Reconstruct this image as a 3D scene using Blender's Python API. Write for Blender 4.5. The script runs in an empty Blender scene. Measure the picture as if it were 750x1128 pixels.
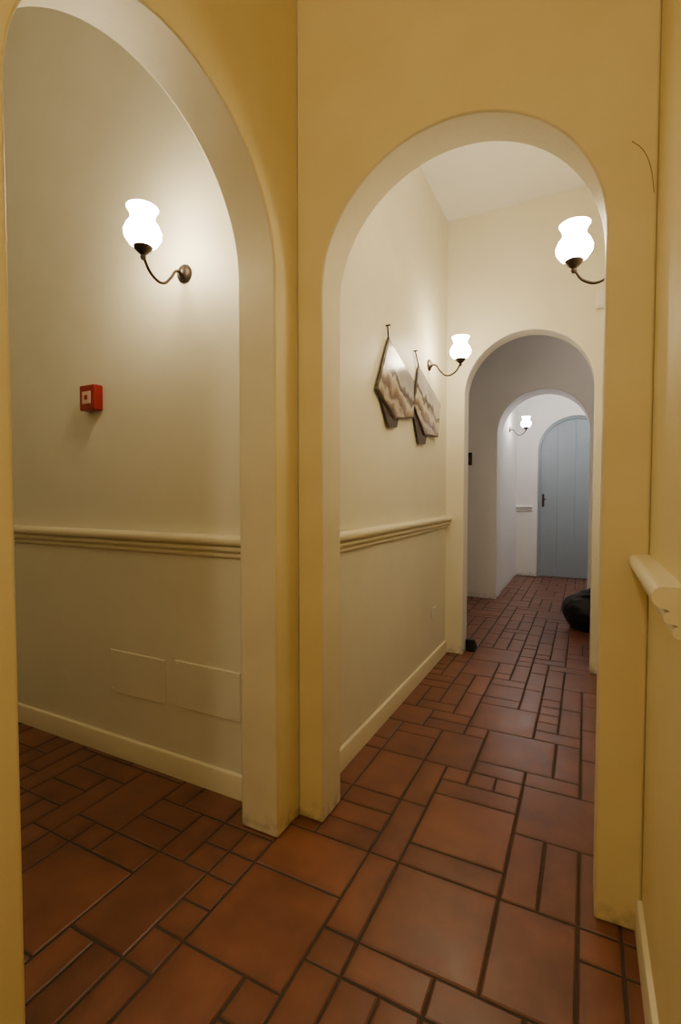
import bpy, bmesh, math, random
from mathutils import Vector, Matrix, noise
random.seed(11)
S = bpy.context.scene
COL = S.collection

# ------------------------------------------------------------------ materials
def new_mat(name):
    m = bpy.data.materials.new(name); m.use_nodes = True
    nt = m.node_tree
    return m, nt, nt.nodes['Principled BSDF']

def plaster(name, c1, c2, rough=0.75, bump=0.15, scale=5.0, grime=True):
    m, nt, b = new_mat(name)
    L = nt.links
    tc = nt.nodes.new('ShaderNodeTexCoord')
    n = nt.nodes.new('ShaderNodeTexNoise'); n.inputs['Scale'].default_value = scale; n.inputs['Detail'].default_value = 5
    r = nt.nodes.new('ShaderNodeValToRGB')
    r.color_ramp.elements[0].position = 0.3; r.color_ramp.elements[0].color = (*c2, 1)
    r.color_ramp.elements[1].position = 0.65; r.color_ramp.elements[1].color = (*c1, 1)
    n2 = nt.nodes.new('ShaderNodeTexNoise'); n2.inputs['Scale'].default_value = 30; n2.inputs['Detail'].default_value = 4
    bp = nt.nodes.new('ShaderNodeBump'); bp.inputs['Strength'].default_value = bump; bp.inputs['Distance'].default_value = 0.006
    L.new(tc.outputs['Object'], n.inputs['Vector'])
    L.new(tc.outputs['Object'], n2.inputs['Vector'])
    L.new(n.outputs['Fac'], r.inputs['Fac'])
    col = r.outputs['Color']
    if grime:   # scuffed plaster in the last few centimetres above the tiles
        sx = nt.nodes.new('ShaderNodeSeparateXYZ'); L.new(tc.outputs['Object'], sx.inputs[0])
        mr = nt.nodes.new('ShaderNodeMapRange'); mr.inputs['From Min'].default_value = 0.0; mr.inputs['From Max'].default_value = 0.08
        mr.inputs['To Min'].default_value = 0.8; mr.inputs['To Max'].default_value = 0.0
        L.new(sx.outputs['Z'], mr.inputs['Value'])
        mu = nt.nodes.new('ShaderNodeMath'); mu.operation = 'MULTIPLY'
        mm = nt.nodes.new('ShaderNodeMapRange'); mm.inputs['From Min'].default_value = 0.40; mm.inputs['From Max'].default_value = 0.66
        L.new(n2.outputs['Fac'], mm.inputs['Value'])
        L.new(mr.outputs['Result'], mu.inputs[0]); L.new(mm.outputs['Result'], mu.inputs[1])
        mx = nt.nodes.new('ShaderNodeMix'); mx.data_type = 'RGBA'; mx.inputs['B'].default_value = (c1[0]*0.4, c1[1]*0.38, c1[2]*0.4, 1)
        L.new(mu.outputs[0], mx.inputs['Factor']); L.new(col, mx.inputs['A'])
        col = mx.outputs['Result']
    L.new(col, b.inputs['Base Color'])
    L.new(n2.outputs['Fac'], bp.inputs['Height'])
    L.new(bp.outputs['Normal'], b.inputs['Normal'])
    b.inputs['Roughness'].default_value = rough
    return m

def plain(name, c, rough=0.5, metal=0.0, var=0.15, scale=20):
    m, nt, b = new_mat(name)
    tc = nt.nodes.new('ShaderNodeTexCoord')
    n = nt.nodes.new('ShaderNodeTexNoise'); n.inputs['Scale'].default_value = scale; n.inputs['Detail'].default_value = 4
    mx = nt.nodes.new('ShaderNodeMix'); mx.data_type = 'RGBA'
    mx.inputs['A'].default_value = (*[v*(1-var) for v in c], 1)
    mx.inputs['B'].default_value = (*[min(1, v*(1+var)) for v in c], 1)
    nt.links.new(tc.outputs['Object'], n.inputs['Vector'])
    nt.links.new(n.outputs['Fac'], mx.inputs['Factor'])
    nt.links.new(mx.outputs['Result'], b.inputs['Base Color'])
    b.inputs['Roughness'].default_value = rough
    b.inputs['Metallic'].default_value = metal
    return m

M_YEL = plaster('yellow_plaster', (0.78, 0.665, 0.355), (0.74, 0.62, 0.31), 0.5)
M_CRM = plaster('cream_plaster', (0.78, 0.735, 0.585), (0.75, 0.70, 0.54), 0.5)
M_REV = plaster('arch_reveal_plaster', (0.76, 0.69, 0.48), (0.70, 0.63, 0.43), 0.55)
M_WHT = plaster('white_plaster', (0.80, 0.78, 0.75), (0.77, 0.75, 0.72), 0.7)
M_TRIM = plaster('cream_gloss_trim', (0.80, 0.73, 0.51), (0.78, 0.70, 0.48), 0.35, 0.04, 5, False)
M_IRON = plain('dark_bronze', (0.06, 0.045, 0.035), 0.4, 0.8)
M_BLACK = plain('black_fabric', (0.006, 0.007, 0.009), 0.6)
M_RED = plain('red_plastic', (0.29, 0.011, 0.010), 0.35)
M_WPL = plain('white_plastic', (0.75, 0.72, 0.65), 0.4, 0, 0.04)
M_DOOR = plain('blue_grey_paint', (0.29, 0.35, 0.39), 0.5, 0, 0.06, 5)
M_WOOD = plain('dark_wood', (0.05, 0.028, 0.018), 0.45)
M_CRACK = plain('plaster_crack', (0.30, 0.22, 0.10), 0.8)

def globe_mat(name, col, strength):
    m, nt, b = new_mat(name)
    b.inputs['Base Color'].default_value = (0.9, 0.88, 0.8, 1)
    b.inputs['Roughness'].default_value = 0.3
    b.inputs['Emission Color'].default_value = (*col, 1)
    b.inputs['Emission Strength'].default_value = strength
    return m
WARM = (1.0, 0.83, 0.56)
M_GLOBE = globe_mat('opal_glass_lit', WARM, 62)
M_GLOBE_C = globe_mat('opal_glass_lit_cool', (1.0, 0.93, 0.90), 50)
M_GLOBE_D = globe_mat('fill_bowl_glass', WARM, 2)  # weak glow for bowls of the added fill lights

def tile_mat():
    m, nt, b = new_mat('terracotta')
    tc = nt.nodes.new('ShaderNodeTexCoord')
    at = nt.nodes.new('ShaderNodeAttribute'); at.attribute_name = 'tilecol'
    n = nt.nodes.new('ShaderNodeTexNoise'); n.inputs['Scale'].default_value = 7; n.inputs['Detail'].default_value = 6; n.inputs['Roughness'].default_value = 0.55
    add = nt.nodes.new('ShaderNodeMath'); add.operation = 'MULTIPLY_ADD'
    add.inputs[1].default_value = 0.5
    r = nt.nodes.new('ShaderNodeValToRGB')
    e = r.color_ramp.elements
    e[0].position = 0.2; e[0].color = (0.12, 0.043, 0.026, 1)
    e[1].position = 0.95; e[1].color = (0.46, 0.205, 0.100, 1)
    k = e.new(0.55); k.color = (0.27, 0.100, 0.052, 1)
    nt.links.new(tc.outputs['Object'], n.inputs['Vector'])
    nt.links.new(n.outputs['Fac'], add.inputs[0])
    sep = nt.nodes.new('ShaderNodeSeparateColor')
    nt.links.new(at.outputs['Color'], sep.inputs['Color'])
    nt.links.new(sep.outputs['Red'], add.inputs[2])
    nt.links.new(add.outputs[0], r.inputs['Fac'])
    nt.links.new(r.outputs['Color'], b.inputs['Base Color'])
    mr = nt.nodes.new('ShaderNodeMapRange'); mr.inputs['To Min'].default_value = 0.24; mr.inputs['To Max'].default_value = 0.46
    n2 = nt.nodes.new('ShaderNodeTexNoise'); n2.inputs['Scale'].default_value = 14; n2.inputs['Detail'].default_value = 3
    nt.links.new(tc.outputs['Object'], n2.inputs['Vector'])
    nt.links.new(n2.outputs['Fac'], mr.inputs['Value'])
    nt.links.new(mr.outputs['Result'], b.inputs['Roughness'])
    bp = nt.nodes.new('ShaderNodeBump'); bp.inputs['Strength'].default_value = 0.2; bp.inputs['Distance'].default_value = 0.004
    nt.links.new(n2.outputs['Fac'], bp.inputs['Height']); nt.links.new(bp.outputs['Normal'], b.inputs['Normal'])
    return m
M_TILE = tile_mat()
M_GROUT = plain('grout', (0.055, 0.038, 0.028), 0.9)

def picture_mat(seed, v0):
    """printed landscape: pale sky, hills, brown fields, dark foreground"""
    m, nt, b = new_mat('landscape_print_%d' % seed)
    L = nt.links
    tc = nt.nodes.new('ShaderNodeTexCoord')
    sp = nt.nodes.new('ShaderNodeSeparateXYZ'); L.new(tc.outputs['Object'], sp.inputs[0])
    ma = nt.nodes.new('ShaderNodeMath'); ma.operation = 'MULTIPLY_ADD'; ma.inputs[1].default_value = 0.33
    L.new(sp.outputs['Y'], ma.inputs[0]); L.new(sp.outputs['Z'], ma.inputs[2])
    mr = nt.nodes.new('ShaderNodeMapRange'); mr.inputs['From Min'].default_value = v0; mr.inputs['From Max'].default_value = v0+0.38
    L.new(ma.outputs[0], mr.inputs['Value'])
    n = nt.nodes.new('ShaderNodeTexNoise'); n.inputs['Scale'].default_value = 12; n.inputs['Detail'].default_value = 7
    L.new(tc.outputs['Object'], n.inputs['Vector'])
    m2 = nt.nodes.new('ShaderNodeMath'); m2.operation = 'MULTIPLY_ADD'; m2.inputs[1].default_value = 0.5
    L.new(n.outputs['Fac'], m2.inputs[0])
    sb = nt.nodes.new('ShaderNodeMath'); sb.operation = 'SUBTRACT'; sb.inputs[1].default_value = 0.25
    L.new(mr.outputs['Result'], sb.inputs[0]); L.new(sb.outputs[0], m2.inputs[2])
    r = nt.nodes.new('ShaderNodeValToRGB'); e = r.color_ramp.elements
    e[0].position = 0.04; e[0].color = (0.04, 0.025, 0.015, 1)
    e[1].position = 0.90; e[1].color = (0.36, 0.35, 0.34, 1)
    for p, c in [(0.14, (0.16, 0.10, 0.05)), (0.26, (0.50, 0.42, 0.30)), (0.33, (0.12, 0.07, 0.04)), (0.45, (0.30, 0.21, 0.12)), (0.56, (0.62, 0.56, 0.45)), (0.62, (0.10, 0.07, 0.05)), (0.68, (0.15, 0.12, 0.10)), (0.72, (0.50, 0.47, 0.44))]:
        k = e.new(p); k.color = (*c, 1)
    L.new(m2.outputs[0], r.inputs['Fac']); L.new(r.outputs['Color'], b.inputs['Base Color'])
    b.inputs['Roughness'].default_value = 0.2
    return m

# ------------------------------------------------------------------ helpers
def obj_from_bm(name, bm, mats, parent=None, smooth=False, angle=35):
    me = bpy.data.meshes.new(name)
    bmesh.ops.recalc_face_normals(bm, faces=bm.faces[:])
    bm.to_mesh(me); bm.free()
    for m in mats: me.materials.append(m)
    if smooth:
        me.polygons.foreach_set('use_smooth', [True]*len(me.polygons))
        me.set_sharp_from_angle(angle=math.radians(angle))
    o = bpy.data.objects.new(name, me); COL.objects.link(o)
    if parent: o.parent = parent
    return o

def bevel(o, w=0.004, seg=2):
    md = o.modifiers.new('bevel', 'BEVEL'); md.width = w; md.segments = seg; md.limit_method = 'ANGLE'; md.angle_limit = math.radians(40)
    return o

def box(name, x0, x1, y0, y1, z0, z1, mats, parent=None, bev=0.0):
    bm = bmesh.new()
    bmesh.ops.create_cube(bm, size=1)
    for v in bm.verts:
        v.co = Vector(((x0+x1)/2+v.co.x*(x1-x0), (y0+y1)/2+v.co.y*(y1-y0), (z0+z1)/2+v.co.z*(z1-z0)))
    o = obj_from_bm(name, bm, mats if isinstance(mats, list) else [mats], parent)
    if bev: bevel(o, bev)
    return o

def arch_wall(name, axis, u0, u1, top, ou0, ou1, spring, p0, p1, mats, segs=48, bev=0.007):
    r = (ou1-ou0)/2; c = (ou0+ou1)/2
    pts = [(u0, 0), (ou0, 0)]
    for i in range(segs+1):
        a = math.pi - math.pi*i/segs
        pts.append((c+r*math.cos(a), spring+r*math.sin(a)))
    pts += [(ou1, 0), (u1, 0), (u1, top), (u0, top)]
    bm = bmesh.new()
    def P(u, z, p): return Vector((u, p, z)) if axis == 'x' else Vector((p, u, z))
    va = [bm.verts.new(P(u, z, p0)) for u, z in pts]
    vb = [bm.verts.new(P(u, z, p1)) for u, z in pts]
    f = bm.faces.new(va); f.material_index = 0
    f = bm.faces.new(vb[::-1]); f.material_index = 1
    n = len(pts)
    for i in range(n):
        j = (i+1) % n
        f = bm.faces.new((va[i], vb[i], vb[j], va[j])); f.material_index = 2
    o = obj_from_bm(name, bm, mats, None, True, 30)
    if bev: bevel(o, bev, 3)
    return o

def lathe(name, prof, mat, parent=None, seg=40, mtx=None):
    bm = bmesh.new(); rings = []
    for r, z in prof:
        if r < 1e-5: rings.append([bm.verts.new((0, 0, z))])
        else: rings.append([bm.verts.new((r*math.cos(2*math.pi*i/seg), r*math.sin(2*math.pi*i/seg), z)) for i in range(seg)])
    for a, b in zip(rings[:-1], rings[1:]):
        for i in range(seg):
            j = (i+1) % seg
            if len(a) == 1: bm.faces.new((a[0], b[j], b[i]))
            elif len(b) == 1: bm.faces.new((a[i], a[j], b[0]))
            else: bm.faces.new((a[i], a[j], b[j], b[i]))
    if mtx: bmesh.ops.transform(bm, matrix=mtx, verts=bm.verts[:])
    return obj_from_bm(name, bm, [mat], parent, True, 50)

def tube(name, pts, rad, mat, parent=None):
    cu = bpy.data.curves.new(name, 'CURVE'); cu.dimensions = '3D'; cu.bevel_depth = rad; cu.bevel_resolution = 4; cu.resolution_u = 10
    sp = cu.splines.new('BEZIER'); sp.bezier_points.add(len(pts)-1)
    for p, c in zip(sp.bezier_points, pts):
        p.co = c; p.handle_left_type = p.handle_right_type = 'AUTO'
    cu.use_fill_caps = True
    cu.materials.append(mat)
    o = bpy.data.objects.new(name, cu); COL.objects.link(o)
    if parent: o.parent = parent
    return o

def empty(name, loc=(0, 0, 0), rz=0):
    e = bpy.data.objects.new(name, None); COL.objects.link(e); e.location = loc; e.rotation_euler = (0, 0, rz); e.empty_display_size = 0.1
    return e

def extrude_profile(name, prof, start, end, normal, mat):
    bm = bmesh.new()
    def ring(p): return [bm.verts.new((p[0]+normal[0]*o, p[1]+normal[1]*o, z)) for o, z in prof]
    a = ring(start); b = ring(end); n = len(prof)
    for i in range(n):
        j = (i+1) % n
        bm.faces.new((a[i], a[j], b[j], b[i]))
    bm.faces.new(a[::-1]); bm.faces.new(b)
    return obj_from_bm(name, bm, [mat], None, True, 40)

RT = 0.998
def rail_prof():
    p = [(0, RT), (0.030, RT)]
    for i in range(0, 9):
        a = math.pi/2 - math.pi*i/8
        p.append((0.032+0.015*math.cos(a), RT-0.018+0.018*math.sin(a)))
    p += [(0.022, RT-0.039)]
    for i in range(0, 7):
        a = math.pi/2 - math.pi*i/6
        p.append((0.021+0.009*math.cos(a), RT-0.051+0.010*math.sin(a)))
    p += [(0.010, RT-0.063)]
    for i in range(0, 7):
        a = math.pi/2 - math.pi*i/6
        p.append((0.010+0.007*math.cos(a), RT-0.075+0.009*math.sin(a)))
    p += [(0.003, RT-0.087), (0, RT-0.090)]
    return p
RAIL = rail_prof()
BASE = [(0, 0.0), (0.014, 0.0), (0.014, 0.078), (0.011, 0.088), (0.004, 0.092), (0, 0.092)]

# ------------------------------------------------------------------ room shell
XL = -0.90; XR = 0.148
YA = 1.45; YA2 = 1.59
Y2 = 3.47; Y2b = 3.61
Y3 = 5.50; Y3b = 5.85
YE = 7.30
HC = 3.6; CC = 3.08; RC = 2.85

arch_wall('wall_side_arch', 'y', -1.7, YA, HC, 0.505, 1.315, 1.86, XL-0.15, XL, [M_CRM, M_YEL, M_REV])
arch_wall('wall_corridor_arch', 'x', XL, XR, HC, -0.802, 0.038, 1.835, YA, YA2, [M_YEL, M_CRM, M_REV])
box('wall_side_passage', -3.4, XL-0.0005, YA-0.015, YA2, 0, HC, [M_CRM])
box('wall_side_passage_end', -3.5, -3.4, -0.6, YA2, 0, HC, [M_CRM])
box('wall_side_passage_near', -3.4, XL-0.15, -0.7, -0.6, 0, HC, [M_CRM])
box('wall_hall_right', XR, XR+0.12, -1.7, YA2, 0, HC, [M_YEL])
box('wall_hall_back', XL-0.15, XR+0.12, -1.8, -1.7, 0, HC, [M_YEL])
box('ceiling_hall', -3.5, XR+0.12, -1.8, YA2, HC, HC+0.1, [M_CRM])
box('wall_corridor_left', XL-0.12, XL, YA2, Y2, 0, CC, [M_CRM])
box('wall_corridor_right', XR, XR+0.12, YA2, Y2, 0, CC, [M_CRM])
box('ceiling_corridor', XL-0.12, XR+0.12, YA2, Y2, CC, CC+0.1, [M_WHT])
arch_wall('wall_middle_arch', 'x', -1.75, 0.75, CC+0.1, -0.772, 0.040, 1.84, Y2, Y2b, [M_CRM, M_WHT, M_WHT])
box('wall_middle_left', -1.75, -1.65, Y2b, Y3, 0, RC, [M_WHT])
box('wall_middle_right', 0.65, 0.75, Y2b, Y3, 0, RC, [M_WHT])
box('ceiling_middle', -1.75, 0.75, Y2b, Y3, RC, RC+0.1, [M_WHT])
arch_wall('wall_far_arch', 'x', -1.75, 0.75, RC+0.1, -0.865, 0.03, 1.81, Y3, Y3b, [M_WHT, M_WHT, M_WHT])
box('wall_end_left', -0.98, -0.88, Y3b, YE, 0, RC, [M_WHT])
box('wall_end_right', 0.65, 0.75, Y3b, YE, 0, RC, [M_WHT])
box('ceiling_end', -0.98, 0.75, Y3b, YE, RC, RC+0.1, [M_WHT])
arch_wall('wall_end', 'x', -0.98, 0.75, RC+0.1, -0.60, 0.34, 1.75, YE, YE+0.12, [M_WHT, M_WHT, M_WHT])

extrude_profile('trim_rail_side_passage', RAIL, (-3.4, YA-0.015), (XL-0.15, YA-0.015), (0, -1), M_TRIM)
extrude_profile('trim_rail_corridor', RAIL, (XL, YA2), (XL, Y2), (1, 0), M_TRIM)
extrude_profile('trim_rail_hall_right', RAIL, (XR, 0.95), (XR, YA), (-1, 0), M_TRIM)
extrude_profile('trim_rail_end', RAIL, (-0.88, YE), (-0.66, YE), (0, -1), M_WHT)
extrude_profile('baseboard_side_passage', BASE, (-3.4, YA-0.015), (XL-0.15, YA-0.015), (0, -1), M_TRIM)
extrude_profile('baseboard_corridor_left', BASE, (XL, YA2), (XL, Y2), (1, 0), M_TRIM)
extrude_profile('baseboard_corridor_right', BASE, (XR, YA2), (XR, Y2), (-1, 0), M_TRIM)
extrude_profile('baseboard_hall_right', BASE, (XR, -1.7), (XR, YA), (-1, 0), M_TRIM)

# ------------------------------------------------------------------ floor
U = 0.101
OX, OY = -0.505, 1.403
i0, i1 = -30, 13
j0, j1 = -32, 61
grid = {}
tiles = []
def free(i, j, w, h):
    return all(i0 <= a < i1 and j0 <= b < j1 and (a, b) not in grid for a in range(i, i+w) for b in range(j, j+h))
def place(i, j, w, h):
    if not free(i, j, w, h): return False
    for a in range(i, i+w):
        for b in range(j, j+h): grid[(a, b)] = 1
    tiles.append((i, j, w, h)); return True
for t in [(0, -3, 3, 3), (0, 0, 3, 1), (0, 1, 3, 3), (3, 0, 1, 3), (4, 0, 1, 3), (3, 3, 3, 3), (3, -3, 2, 3), (-1, -3, 1, 3),
          (-4, -5, 3, 3), (-4, -2, 3, 2), (-1, 0, 1, 3), (-1, -4, 1, 1), (-3, 3, 2, 3), (-1, 3, 1, 3), (0, 4, 3, 1), (1, 5, 1, 1), (0, 5, 1, 1),
          (1, 6, 2, 1), (2, 5, 1, 1), (-1, 6, 2, 3), (1, 7, 3, 3), (-3, 6, 2, 2), (3, 6, 2, 1), (0, -4, 2, 1), (0, -6, 1, 2), (1, -6, 1, 2), (2, -6, 3, 2),
          (-7, -6, 2, 3), (-5, -4, 1, 1), (-5, -5, 1, 1), (-6, -1, 2, 1), (-10, -7, 3, 3), (-1, -6, 1, 2), (-4, -8, 2, 3), (5, -3, 1, 2), (5, -1, 1, 1),
          (-6, 0, 2, 1), (-3, 0, 2, 1), (-3, 1, 2, 1), (-5, -2, 1, 1), (-6, -2, 1, 1), (-8, -1, 2, 3), (-5, -3, 1, 1), (-6, -3, 1, 1), (-7, -3, 1, 2),
          (-9, -4, 2, 1), (-9, -3, 2, 1), (-9, -2, 2, 1), (-11, -3, 2, 3), (-8, -7, 1, 3)]:
    place(*t)
shapes = [(3, 3)]*4 + [(3, 2), (2, 3)]*2 + [(3, 1), (1, 3)]*6 + [(2, 2)]*3 + [(2, 1), (1, 2)]*5 + [(1, 1)]*3
for j in range(j0, j1):
    for i in range(i0, i1):
        if (i, j) in grid: continue
        for k in range(12):
            w, h = random.choice(shapes)
            if place(i, j, w, h): break
        else:
            for w, h in [(2, 1), (1, 2), (1, 1)]:
                if place(i, j, w, h): break
bm = bmesh.new()
cl = bm.loops.layers.color.new('tilecol')
G = 0.0033
def quad(vs, mat, cols):
    f = bm.faces.new(vs); f.material_index = mat
    for l, c in zip(f.loops, cols): l[cl] = (c, c, c, 1)
for (i, j, w, h) in tiles:
    x0 = OX+i*U+G; x1 = OX+(i+w)*U-G; y0 = OY+j*U+G; y1 = OY+(j+h)*U-G
    base = random.gauss(0.31, 0.065)
    tx = random.gauss(0, 0.0022); ty = random.gauss(0, 0.0022); mx_, my_ = (x0+x1)/2, (y0+y1)/2   # hand-laid: each tile slightly out of level
    jit = lambda: random.uniform(-0.0010, 0.0010)
    def ring(ins, z):
        out = []
        for (px, py) in ((x0+ins, y0+ins), (x1-ins, y0+ins), (x1-ins, y1-ins), (x0+ins, y1-ins)):
            out.append(bm.verts.new((px+jit(), py+jit(), z+tx*(px-mx_)+ty*(py-my_))))
        return out
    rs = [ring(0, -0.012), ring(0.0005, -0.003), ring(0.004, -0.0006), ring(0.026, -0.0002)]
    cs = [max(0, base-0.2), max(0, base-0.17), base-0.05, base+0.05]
    for k in range(3):
        for q in range(4):
            p = (q+1) % 4
            quad((rs[k][q], rs[k][p], rs[k+1][p], rs[k+1][q]), 0, (cs[k], cs[k], cs[k+1], cs[k+1]))
    quad(rs[3], 0, [cs[3]]*4)
gx0, gx1, gy0, gy1 = OX+i0*U, OX+i1*U, OY+j0*U, OY+j1*U
quad([bm.verts.new((gx0, gy0, -0.0035)), bm.verts.new((gx1, gy0, -0.0035)), bm.verts.new((gx1, gy1, -0.0035)), bm.verts.new((gx0, gy1, -0.0035))], 1, [0]*4)
me = bpy.data.meshes.new('floor'); bm.to_mesh(me); bm.free()
me.materials.append(M_TILE); me.materials.append(M_GROUT)
COL.objects.link(bpy.data.objects.new('floor', me))

# ------------------------------------------------------------------ sconces
def sconce(loc, rz, gm):
    e = empty('wall_sconce', loc, rz)
    rot = Matrix.Rotation(math.pi/2, 4, 'Y')
    lathe('wall_plate', [(0, -0.001), (0.034, -0.001), (0.036, 0.005), (0.033, 0.010), (0.022, 0.013), (0.016, 0.020), (0.010, 0.026), (0, 0.028)], M_IRON, e, 28, mtx=rot)
    tube('arm', [(0.02, 0, 0.0), (0.045, 0, -0.006), (0.075, 0, -0.045), (0.115, 0, -0.078), (0.16, 0, -0.068), (0.192, 0, -0.030), (0.2, 0, 0.0)], 0.0055, M_IRON, e)
    lathe('cup', [(0, -0.030), (0.007, -0.030), (0.011, -0.020), (0.008, -0.013), (0.015, -0.008), (0.028, 0.004), (0.033, 0.014), (0.030, 0.016), (0, 0.012)], M_IRON, e, 28, mtx=Matrix.Translation((0.2, 0, 0)))
    g = [(0.026, 0.012), (0.047, 0.024), (0.062, 0.046), (0.064, 0.064), (0.055, 0.086), (0.043, 0.102), (0.040, 0.114), (0.044, 0.130), (0.054, 0.146), (0.050, 0.146), (0.036, 0.116), (0, 0.108)]
    lathe('glass_shade', g, gm, e, 22, mtx=Matrix.Translation((0.2, 0, 0)))
    return e
sconce((-1.40, YA-0.015, 2.005), -math.pi/2, M_GLOBE)
sconce((XL, 3.02, 1.97), 0, M_GLOBE)
sconce((XR, 2.03, 2.005), math.pi, M_GLOBE)
sconce((-0.88, 6.5, 1.98), 0, M_GLOBE_C)

def fill_light(x, y, z, energy, col, r=0.13, drop=0.0):  # added out-of-view fill light with invented fitting, brightens each room
    e = empty('fill_light', (x, y, z))
    if drop:
        lathe('fill_rose', [(0, 0.001), (0.05, 0.001), (0.045, -0.02), (0, -0.03)], M_IRON, e, 24)
        tube('fill_rod', [(0, 0, -0.02), (0, 0, -drop/2), (0, 0, -drop)], 0.006, M_IRON, e)
    mt = Matrix.Translation((0, 0, -drop))
    lathe('fill_rim', [(0, 0), (r+0.015, 0), (r+0.015, -0.02), (r, -0.025), (0, -0.025)], M_IRON, e, 28, mtx=mt)
    lathe('fill_bowl', [(r, -0.02), (r*0.95, -0.05), (r*0.75, -0.085), (r*0.4, -0.105), (0, -0.11)], M_GLOBE_D, e, 20, mtx=mt)
    ld = bpy.data.lights.new('fill_point', 'POINT'); ld.energy = energy; ld.color = col; ld.shadow_soft_size = 0.09
    lo = bpy.data.objects.new('fill_point', ld); COL.objects.link(lo); lo.parent = e; lo.location = (0, 0, -drop-0.22)
W2 = (1.0, 0.84, 0.60)
fill_light(-0.35, -0.9, HC, 28, W2, 0.14, 0.9)
fill_light(-2.0, 0.2, HC, 7, W2, 0.14, 0.3)
fill_light(-0.35, 1.95, CC, 3.0, W2, 0.09)
fill_light(0.30, 4.5, RC, 5.0, (1.0, 0.88, 0.78), 0.10)
fill_light(0.30, 6.6, RC, 12, (1.0, 0.95, 0.95), 0.10)

# ------------------------------------------------------------------ fire call point
e = empty('fire_alarm_call_point', (-1.935, YA-0.015, 1.571))
box('housing', -0.050, 0.050, -0.042, 0.002, -0.055, 0.055, M_RED, e, 0.006)
box('glass_plate', -0.026, 0.026, -0.046, -0.041, -0.028, 0.026, plain('pale_label', (0.7, 0.45, 0.38), 0.2), e, 0.002)
box('button', -0.010, 0.010, -0.048, -0.045, -0.010, 0.010, M_RED, e, 0.002)

for (a, b, c, d) in [(-1.86, -1.53, 0.285, 0.470), (-1.475, -1.145, 0.292, 0.480)]:
    e = empty('access_panel', (0, YA-0.015, 0))
    box('plate', a, b, -0.006, 0.002, c, d, M_CRM, e, 0.002)
    for sx in (a+0.015, b-0.015):
        for sz in (c+0.015, d-0.015):
            lathe('screw', [(0, -0.0), (0.004, 0), (0.003, 0.002), (0, 0.002)], M_CRM, e, 12, mtx=Matrix.Translation((sx, -0.006, sz)) @ Matrix.Rotation(math.pi/2, 4, 'X'))

e = empty('electrical_socket', (XL, 3.17, 0.36))
box('plate', -0.001, 0.010, -0.04, 0.04, -0.035, 0.035, M_WPL, e, 0.003)
box('insert', 0.008, 0.013, -0.022, 0.022, -0.02, 0.02, M_WPL, e, 0.002)
e = empty('junction_box', (0.070, Y2, 2.36))
box('body', -0.03, 0.03, -0.04, 0.002, -0.055, 0.055, M_WPL, e, 0.008)
box('cover', -0.024, 0.024, -0.046, -0.039, -0.045, 0.045, M_WPL, e, 0.004)
e = empty('light_switch', (-1.165, Y3, 1.55))
box('plate', -0.025, 0.03, -0.014, 0.002, -0.07, 0.07, M_BLACK, e, 0.004)
box('rocker', -0.010, 0.014, -0.02, -0.013, -0.025, 0.025, M_WOOD, e, 0.003)
# curved hairline crack in the plaster beside the corridor arch
e = empty('plaster_crack', (0, YA, 0))
tube('crack_line', [(0.090, 0.0, 2.04), (0.112, 0.0, 2.015), (0.130, 0.0, 1.97), (0.140, 0.0, 1.90)], 0.0010, M_CRACK, e)

# ------------------------------------------------------------------ hanging pictures (crooked prints on dark boards, hung from one corner)
def hanging(poly, nail, mat, shards):
    e = empty('hanging_picture', (XL, 0, 0))
    zc = max(p[1] for p in poly)
    cy = sum(p[0] for p in poly)/len(poly); cz = sum(p[1] for p in poly)/len(poly)
    def slab(name, pl, d0, d1, m):
        bm = bmesh.new()
        f = lambda z: 0.03*(zc-z)
        a = [bm.verts.new((d0+f(z), y, z)) for y, z in pl]; b = [bm.verts.new((d1+f(z), y, z)) for y, z in pl]
        bm.faces.new(a); bm.faces.new(b[::-1])
        n = len(pl)
        for i in range(n): bm.faces.new((a[i], b[i], b[(i+1) % n], a[(i+1) % n]))
        o = obj_from_bm(name, bm, [m], e); bevel(o, 0.0015); return o
    sc = lambda s: [(cy+(y-cy)*s, cz+(z-cz)*s) for y, z in poly]
    slab('frame', poly, 0.004, 0.012, M_WOOD)
    slab('print', sc(0.95), 0.008, 0.015, mat)
    for k, t in enumerate(shards): slab('rear_board_%d' % k, t, 0.0, 0.006, M_WOOD)
    tube('cord', [(0.010, nail[0], nail[1]), (0.010, (nail[0]+poly[1][0])/2, (nail[1]+poly[1][1])/2), (0.012, poly[1][0], poly[1][1]-0.01)], 0.004, M_BLACK, e)
    lathe('nail', [(0, -0.002), (0.004, 0), (0.004, 0.02), (0.007, 0.022), (0, 0.026)], M_IRON, e, 16, mtx=Matrix.Translation((0, nail[0], nail[1])) @ Matrix.Rotation(math.pi/2, 4, 'Y'))
hanging([(2.115, 1.645), (2.29, 1.935), (2.68, 1.80), (2.665, 1.585), (2.34, 1.535)], (2.28, 1.99), picture_mat(1, 2.29),
        [[(2.15, 1.66), (2.20, 1.75), (2.45, 1.60), (2.40, 1.50), (2.28, 1.485)]])
hanging([(2.66, 1.66), (2.78, 1.91), (3.25, 1.76), (3.17, 1.53), (2.86, 1.51)], (2.72, 1.98), picture_mat(2, 2.43),
        [[(2.64, 1.68), (2.70, 1.80), (2.96, 1.56), (2.90, 1.46), (2.77, 1.45)]])

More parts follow.
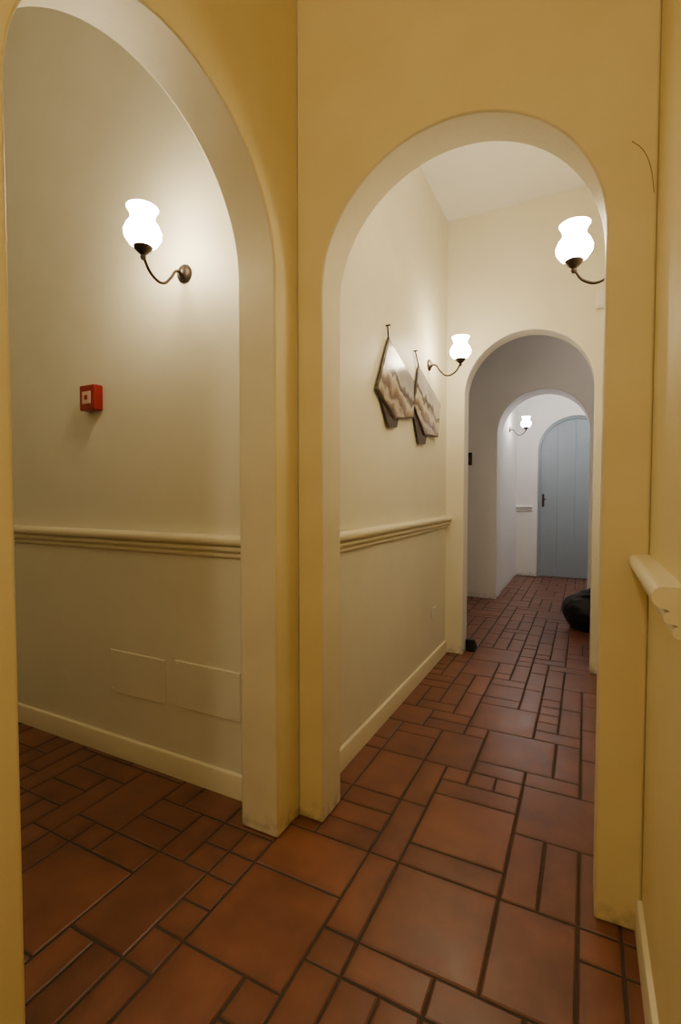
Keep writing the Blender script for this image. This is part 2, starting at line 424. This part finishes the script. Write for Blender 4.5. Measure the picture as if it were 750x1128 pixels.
# ------------------------------------------------------------------ door
e = empty('door_1', (0, YE, 0))
def arch_slab(name, x0, x1, spring, y0, y1, mat, z0=0.0, inner=None):
    bm = bmesh.new(); c = (x0+x1)/2
    def out(x0, x1):
        r = (x1-x0)/2
        return [(x0, z0)] + [(c-r*math.cos(math.pi*i/36), spring+r*math.sin(math.pi*i/36)) for i in range(37)] + [(x1, z0)]
    o = out(x0, x1)
    if inner is None:
        a = [bm.verts.new((x, y0, z)) for x, z in o]; b = [bm.verts.new((x, y1, z)) for x, z in o]
        bm.faces.new(a); bm.faces.new(b[::-1]); n = len(o)
        for i in range(n): bm.faces.new((a[i], b[i], b[(i+1) % n], a[(i+1) % n]))
    else:
        q = out(x0+inner, x1-inner)
        L = [[bm.verts.new((x, y, z)) for x, z in s] for s, y in ((o, y0), (q, y0), (q, y1), (o, y1))]
        n = len(o)
        for k in range(4):
            A, B = L[k], L[(k+1) % 4]
            for i in range(n-1): bm.faces.new((A[i], A[i+1], B[i+1], B[i]))
    return obj_from_bm(name, bm, [mat], e, True, 30)
arch_slab('frame', -0.60, 0.34, 1.75, 0.03, 0.11, M_DOOR, 0.0, 0.03)
c = -0.13; R = 0.44; np_ = 4
for k in range(np_):
    xa = c-R+2*R*k/np_+0.0006; xb = c-R+2*R*(k+1)/np_-0.0006
    bm = bmesh.new(); top = []
    for s in range(13):
        x = xa+(xb-xa)*s/12; top.append((x, 1.75+math.sqrt(max(0, R*R-(x-c)**2))))
    pl = [(xa, 0.006)]+top+[(xb, 0.006)]
    a = [bm.verts.new((x, 0.055, z)) for x, z in pl]; b = [bm.verts.new((x, 0.09, z)) for x, z in pl]
    bm.faces.new(a); bm.faces.new(b[::-1]); n = len(pl)
    for i in range(n): bm.faces.new((a[i], b[i], b[(i+1) % n], a[(i+1) % n]))
    o = obj_from_bm('plank_%d' % k, bm, [M_DOOR], e); bevel(o, 0.001)
arch_slab('door_back', -0.60, 0.34, 1.75, 0.09, 0.115, M_DOOR)
box('handle_plate', -0.545, -0.515, 0.048, 0.056, 0.98, 1.16, M_IRON, e, 0.003)
tube('handle', [(-0.53, 0.05, 1.09), (-0.53, 0.02, 1.09), (-0.52, 0.01, 1.09), (-0.49, 0.01, 1.085)], 0.008, M_IRON, e)

# ------------------------------------------------------------------ black bag
e = empty('black_bag', (0.10, 4.62, 0))
bm = bmesh.new(); bmesh.ops.create_icosphere(bm, subdivisions=5, radius=1)
for v in bm.verts:
    p = v.co.copy()
    d = 1+0.10*noise.noise(p*1.7)+0.06*noise.noise(p*5)
    z = max(p.z*d, -0.8)
    pinch = 1 - max(0, z-0.3)*0.45
    v.co = Vector((p.x*d*0.26*pinch, p.y*d*0.22*pinch, (z+0.8)*0.205))
obj_from_bm('body', bm, [M_BLACK], e, True, 80)
tube('handle', [(-0.12, -0.08, 0.25), (-0.10, -0.10, 0.30), (0.0, -0.12, 0.31), (0.09, -0.10, 0.30), (0.11, -0.08, 0.25)], 0.012, M_BLACK, e)
bm = bmesh.new()
pr = [(0, 0), (0.13, 0), (0.13, 0.012), (0.04, 0.085), (0.0, 0.09)]
a = [bm.verts.new((-0.768, 3.56+y, z)) for y, z in pr]; b = [bm.verts.new((-0.71, 3.56+y, z)) for y, z in pr]
bm.faces.new(a); bm.faces.new(b[::-1])
for i in range(5): bm.faces.new((a[i], b[i], b[(i+1) % 5], a[(i+1) % 5]))
bevel(obj_from_bm('door_wedge', bm, [M_BLACK]), 0.004)

# ------------------------------------------------------------------ world + camera
w = bpy.data.worlds.new('world'); S.world = w; w.use_nodes = True
w.node_tree.nodes['Background'].inputs['Color'].default_value = (0, 0, 0, 1)
w.node_tree.nodes['Background'].inputs['Strength'].default_value = 0.0
cd = bpy.data.cameras.new('camera'); cam = bpy.data.objects.new('camera', cd); COL.objects.link(cam)
cd.sensor_fit = 'VERTICAL'; cd.sensor_height = 36; cd.lens = 534/1128*36; cd.clip_start = 0.02
cam.location = (0, 0, 1.15); cam.rotation_euler = (math.radians(90-2.04), 0, math.radians(26.8))
S.camera = cam
